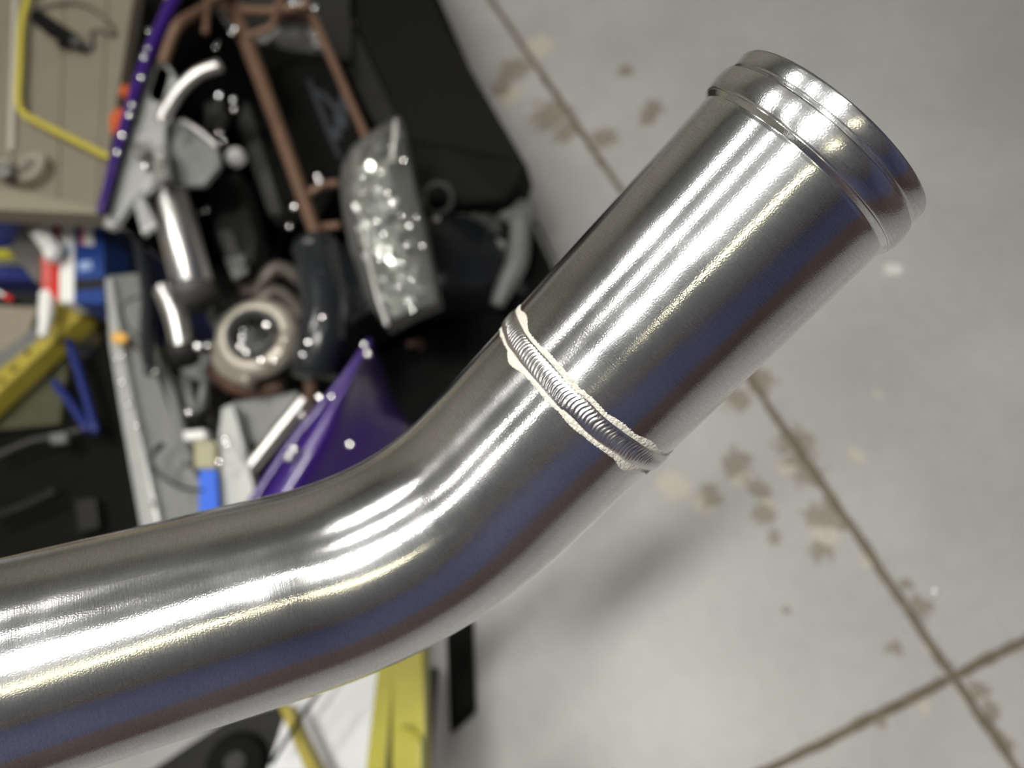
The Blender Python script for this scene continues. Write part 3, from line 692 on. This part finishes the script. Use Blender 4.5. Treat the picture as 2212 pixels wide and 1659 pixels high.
# cabin edge, lower left
cb = slab('scuttle', [(-90, 930), (100, 880), (215, 740), (232, 700), (262, 820), (300, 1000), (325, 1170), (100, 1260), (-90, 1280)], .55, .03, 'black_plastic', car)
slab('dash_panel', [(-20, 900), (108, 818), (150, 760), (128, 915), (-20, 930)], .572, .015, 'olive', cb)
for pts_ in ([(148, 736), (172, 810), (208, 935)], [(118, 826), (150, 868), (192, 930)]): tube('roll_cage_tube', pts_, .62, 18, 'navy', cb, 12)
tube('trim_bar', [(-20, 992), (60, 955), (130, 940), (218, 915)], .60, 12, 'dark_grey', cb, 10)
tube('trim_bar', [(-20, 1120), (60, 1090), (120, 1060)], .60, 18, 'charcoal', cb, 10)
slab('clip', [(106, 936), (140, 934), (142, 956), (108, 958)], .615, .01, 'mid_grey', cb, .003)
slab('vent', [(160, 1080), (205, 1075), (212, 1140), (168, 1150)], .58, .02, 'charcoal', cb, .004)

# ------------------------------------------------------------------ workbench, top left
BZ = .85
wb = thing('workbench', 'beige board-topped workbench beyond the purple car', 'workbench', P(60, 200, 0))
seam = [[(-160, -80), (36, -80), (20, 440), (-160, 436)], [(38, -80), (141, -80), (124, 446), (22, 440)], [(143, -80), (236, -80), (207, 452), (126, 446)], [(238, -80), (300, -80), (217, 440), (214, 453), (209, 452)]]
for q in seam: slab('board', q, BZ, .03, 'board', wb, .002)
slab('white_strip', [(30, -80), (39, -80), (27, 322), (16, 322)], BZ+.012, .012, 'off_white', wb, .002)
slab('front_edge', [(-160, 402), (20, 408), (215, 452), (213, 462), (-160, 446)], BZ+.006, .05, 'board_edge', wb)
slab('gap_cover', [(225, -80), (345, -80), (300, 110), (262, 216), (232, 330), (205, 440), (150, 440)], .55, .03, 'black_plastic', wb)  # black sheet added so the gap beside the fender stays dark
for (x, y) in ((-140, -60), (260, -70), (200, 120), (-140, 120)):
    p = P(x, y, BZ-.03); finish(box_bm(p.x-.03, p.x+.03, p.y-.03, p.y+.03, 0, p.z), 'leg', 'dark_grey', wb)
tag(tube('air_hose', [(68, -30), (56, 15), (47, 60), (43, 150), (40, 215), (52, 245), (90, 268), (140, 293), (236, 340)], BZ+.024, 15, 'hose_yellow', None, 12), 'yellow air hose bent across the beige workbench', 'hose')
hg = thing('hand_tool', 'black cylindrical hand tool lying on the beige workbench', 'tool', P(120, 65, BZ))
tube('body', [(82, 38), (120, 64), (160, 88)], BZ+.03, [34, 33, 30], 'black_plastic', hg, 18); tube('nozzle', [(160, 88), (172, 96)], BZ+.03, 20, 'dark_grey', hg, 14); tube('trigger', [(134, 84), (132, 102)], [BZ+.03, BZ+.015], 14, 'black_plastic', hg, 10)
tag(tube('cable', [(74, 30), (100, 14), (160, 6), (205, 22), (240, 55), (245, 76), (215, 66), (196, 72), (200, 98), (186, 112)], BZ+.008, 6, 'dark_grey', None, 8), 'thin grey cable curling around the black hand tool', 'cable')
fb = tag(lump('foil_ball', [(-14, 346), (20, 336), (34, 352), (36, 372), (18, 382), (-14, 382)], BZ+.016, .035, 'foil', None, .8, 12), 'crumpled silver foil at the front corner of the workbench', 'foil')
tr = thing('tape_roll', 'pale round tape roll lying beside the crumpled foil', 'tape', P(86, 377, BZ))
kk = pxl(86, 377, BZ); tcn = P(86, 377, BZ)
lathe('roll', [(26*kk, .002), (38*kk, .002), (38*kk, .028), (26*kk, .028)], tcn, Vector((0, 0, 1)), 'board_edge', tr, 36, True)
lathe('core_ring', [(22*kk, .002), (26*kk, .002), (26*kk, .03), (22*kk, .03)], tcn, Vector((0, 0, 1)), 'off_white', tr, 36, True)
for lab, pl in (('small orange clamp in the gap behind the purple fender', [(258, 190), (272, 180), (284, 188), (280, 206), (258, 208)]), ('larger orange clamp at the edge of the workbench', [(236, 252), (252, 232), (268, 234), (268, 262), (250, 294), (238, 286)])):
    cl = thing('clamp', lab, 'clamp', P(*pl[0], BZ)); lump('jaw', pl, BZ+.008, .02, 'orange', cl, .3, 6)
    cx_, cy_ = pl[2]; tube('handle', [(cx_-2, cy_+6), (cx_-12, cy_+26)], BZ+.012, 12, 'orange', cl, 10); bolt(cx_-6, cy_+14, BZ+.02, 9, cl)

# ------------------------------------------------------------------ blue tool cart and cartons
ct = thing('tool_cart', 'navy blue tool cart under the front edge of the workbench', 'cart', P(60, 540, 0))
slab('body', [(-160, 450), (225, 462), (225, 606), (-160, 608)], .60, .52, 'navy', ct, .006)
slab('drawer', [(-150, 456), (84, 460), (84, 522), (-150, 520)], .612, .03, 'navy', ct, .006)
slab('drawer', [(-150, 574), (84, 576), (84, 604), (-150, 604)], .612, .03, 'navy', ct, .006)
slab('yellow_trim', [(-150, 534), (40, 536), (40, 558), (-150, 556)], .615, .02, 'yellow', ct, .004)
slab('handle', [(-150, 560), (50, 561), (50, 572), (-150, 571)], .618, .02, 'mid_grey', ct, .004)
for (x, y) in ((-130, 470), (200, 475), (200, 596), (-130, 596)):
    p = P(x, y, .08); lathe('caster', [(.0, -.012), (.04, -.012), (.04, .012), (0, .012)], Vector((p.x, p.y, .04)), Vector((1, 0, 0)), 'black_rubber', ct, 20)
sh = thing('steel_bench', 'low dark bench beneath the blue tool cart', 'bench', P(0, 660, 0))
finish(slab_bm([Vector((p.x, p.y, .56)) for p in [P(-160, 616, .6), P(90, 620, .6), P(88, 650, .56), P(60, 790, .56), P(-160, 860, .56)]], .04), 'bench_top', 'charcoal', sh); slab('pedestal', [(-140, 710), (50, 710), (30, 770), (-140, 810)], .52, .52, 'charcoal', sh)
tag(slab('cardboard_sheet', [(-100, 657), (82, 664), (60, 720), (-20, 792), (-100, 820)], .572, .008, 'cardboard', None), 'beige cardboard sheet on the low bench beside the yellow beam', 'cardboard')
sd = thing('screwdriver', 'small silver tool with a red tip by the blue cart', 'tool', P(10, 636, .56))
tube('shaft', [(-16, 624), (12, 640)], .60, 12, 'polished', sd, 10); tube('red_tip', [(12, 640), (25, 647)], .60, 13, 'red', sd, 10)
tag(slab('square_card', [(66, 456), (86, 498), (92, 540), (84, 616), (18, 543)], .66, .038, 'grey_card', None, .002), 'grey square card standing on its corner on the blue cart', 'card')
cw = thing('crumpled_paper', 'crumpled white paper above the white coiled hose', 'paper', P(105, 465, .6)); lump('sheet', [(86, 452), (96, 446), (118, 460), (116, 490), (104, 502), (88, 484)], .655, .02, 'white_paint', cw, .7, 21)
ch = thing('coil_hose', 'short white coiled hose standing before the red bottle', 'hose', P(100, 525, .61))
for k in range(13):
    t = k/12; x, y = 82+t*36, 497+t*50; c_ = P(x, y, .69)
    pr = [P(x-18+2*18*i/10, y+8*math.sin(i*.63)-3.6*(i-5)/5, .727+.012*math.sin(PI*i/10)) for i in range(11)]
    finish(tube_bm(pr, 2.4*pxl(x, y, .69), 8), 'coil_turn', 'white_paint', ch, True)
tube('coil_core', [(80, 494), (118, 550)], .725, 26, 'off_white', ch, 12)
tube('end_collar', [(112, 546), (116, 556)], .735, 34, 'white_paint', ch, 14)
rb = thing('red_bottle', 'red bottle with white neck lying over the yellow beam', 'bottle', P(104, 600, .61))
slab('label_panel', [(88, 548), (114, 551), (114, 637), (108, 633), (88, 632)], .70, .05, 'red', rb, .006); slab('faded_patch', [(92, 556), (110, 557), (110, 612), (92, 626)], .702, .01, 'red_pale', rb)
tube('neck', [(104, 634), (100, 680), (93, 728)], [.69, .69, .69], [34, 30, 18], 'white_paint', rb, 14)
wc = thing('white_carton', 'tall narrow white carton with a red side strip', 'carton', P(145, 560, .6))
slab('face', [(128, 461), (159, 462), (159, 653), (127, 652)], .70, .055, 'white_paint', wc, .003); slab('red_strip', [(118, 460), (127, 461), (126, 650), (117, 646)], .698, .053, 'red', wc)
slab('printed_mark', [(138, 530), (150, 528), (153, 548), (140, 551)], .7012, .002, 'pale_blue', wc)
bc = thing('blue_carton', 'blue carton with a small red and white label', 'carton', P(190, 560, .6))
slab('body', [(161, 462), (222, 463), (224, 656), (160, 655)], .70, .085, 'blue_card', bc, .003)
slab('dark_band', [(161, 604), (222, 600), (222, 622), (161, 628)], .7012, .002, 'charcoal', bc)
slab('sticker', [(180, 481), (200, 482), (202, 530), (182, 528)], .702, .003, 'white_paint', bc); slab('sticker_edge', [(172, 482), (180, 481), (182, 530), (173, 527)], .702, .003, 'red_pale', bc)
slab('pale_mark', [(168, 566), (196, 562), (200, 580), (172, 586)], .702, .003, 'pale_blue', bc)
yb = thing('yellow_beam', 'worn yellow steel beam with bolt holes, ending below the cartons', 'beam', P(60, 780, 0))
slab('flange', [(-100, 938), (-100, 868), (84, 738), (126, 662), (170, 653), (172, 684)], .64, .05, 'old_yellow', yb, .004)
slab('side_web', [(-100, 866), (-100, 830), (78, 706), (122, 660), (84, 736)], .62, .04, 'mid_grey', yb)
for (x, y) in ((116, 691), (60, 762), (30, 797), (4, 824)): lathe('bolt_hole', [(0, .0015), (.006, .0015), (.008, 0), (0, -.002)], P(x, y, .64), Vector((0, 0, 1)), 'black_metal', yb, 14)
p = P(140, 668, .6); finish(box_bm(p.x-.03, p.x+.03, p.y-.03, p.y+.03, 0, .6), 'post', 'old_yellow', yb)

# ------------------------------------------------------------------ bottom: yellow stand, white sheet, dark bits
ys = thing('work_stand', 'bright yellow steel folding stand below the bend of the pipe', 'stand', P(870, 1500, 0))
slab('post', [(846, 1415), (908, 1385), (914, 2000), (852, 2000), (848, 1720)], .60, .05, 'yellow', ys, .004)
slab('edge_rail', [(896, 1385), (912, 1385), (918, 1596), (902, 1602)], .625, .03, 'yellow', ys, .003)
tube('latch', [(866, 1572), (890, 1584), (912, 1594)], .63, 13, 'yellow', ys, 10)
slab('leaning_leg', [(816, 1430), (850, 1410), (846, 1500), (800, 2000), (750, 2000)], .585, .03, 'yellow', ys, .004)
slab('brace', [(598, 1520), (626, 1528), (650, 1590), (850, 1980), (790, 1980)], .50, .03, 'old_yellow', ys, .004)
tube('strut', [(700, 1480), (650, 1550), (585, 1650)], .52, 10, 'black_metal', ys, 10)
p = P(880, 1960, .55); finish(box_bm(p.x-.03, p.x+.03, p.y-.05, p.y+.01, 0, .55), 'leg', 'yellow', ys)
p = P(815, 1970, .47); finish(box_bm(p.x-.03, p.x+.03, p.y-.05, p.y+.01, 0, .47), 'leg', 'yellow', ys)
ws = thing('white_sheet', 'white glossy sheet laid between the legs of the yellow stand', 'sheet', P(720, 1580, 0))
slab('sheet', [(560, 1720), (640, 1470), (840, 1380), (850, 1420), (812, 1720)], .40, .006, 'white_gloss', ws)
slab('sheet_support', [(600, 1730), (660, 1500), (820, 1440), (790, 1730)], .394, .394, 'dark_grey', ws)
dl = thing('trolley', 'dark trolley with a black wheel under the left of the pipe', 'trolley', P(500, 1640, 0))
slab('deck', [(300, 1680), (480, 1560), (612, 1520), (640, 1560), (600, 1720), (300, 1740)], .38, .05, 'charcoal', dl, .006)
wp_ = P(512, 1650, .41); lathe('wheel', [(.02, -.018), (.05, -.018), (.057, -.01), (.057, .01), (.05, .018), (.02, .018)], wp_, Vector((.3, .2, 1)), 'black_plastic', dl, 28, True)
lathe('wheel_hub', [(0, .022), (.02, .022), (.022, 0), (0, -.02)], wp_, Vector((.3, .2, 1)), 'charcoal', dl, 16)
slab('pedestal', [(330, 1690), (480, 1600), (590, 1560), (570, 1720)], .33, .33, 'black_plastic', dl)
tag(slab('dark_strip', [(962, 1360), (1016, 1340), (1022, 1540), (972, 1586)], .03, .03, 'black_metal', None, .003), 'flat black strip on the floor right of the yellow stand', 'bar')  # black strip laid where the floor has a dark stripe
# scraps on the floor
fl = thing('paper_scrap', 'small white oval scrap on the floor below the pipe end', 'scrap', P(1930, 582, 0))
lump('scrap_body', [(1908, 572), (1930, 568), (1952, 572), (1956, 586), (1946, 597), (1912, 597)], .001, .012, 'white_paint', fl, .25, 17, 6)
bd = P(2018, 1278, 0); tag(lathe('metal_bead', [(0, .0), (.004, .001), (.006, .005), (.004, .009), (0, .010)], bd, Vector((0, 0, 1)), 'chrome', None, 14), 'tiny shiny metal bead on the grey floor near the crossing saw cuts', 'bead')
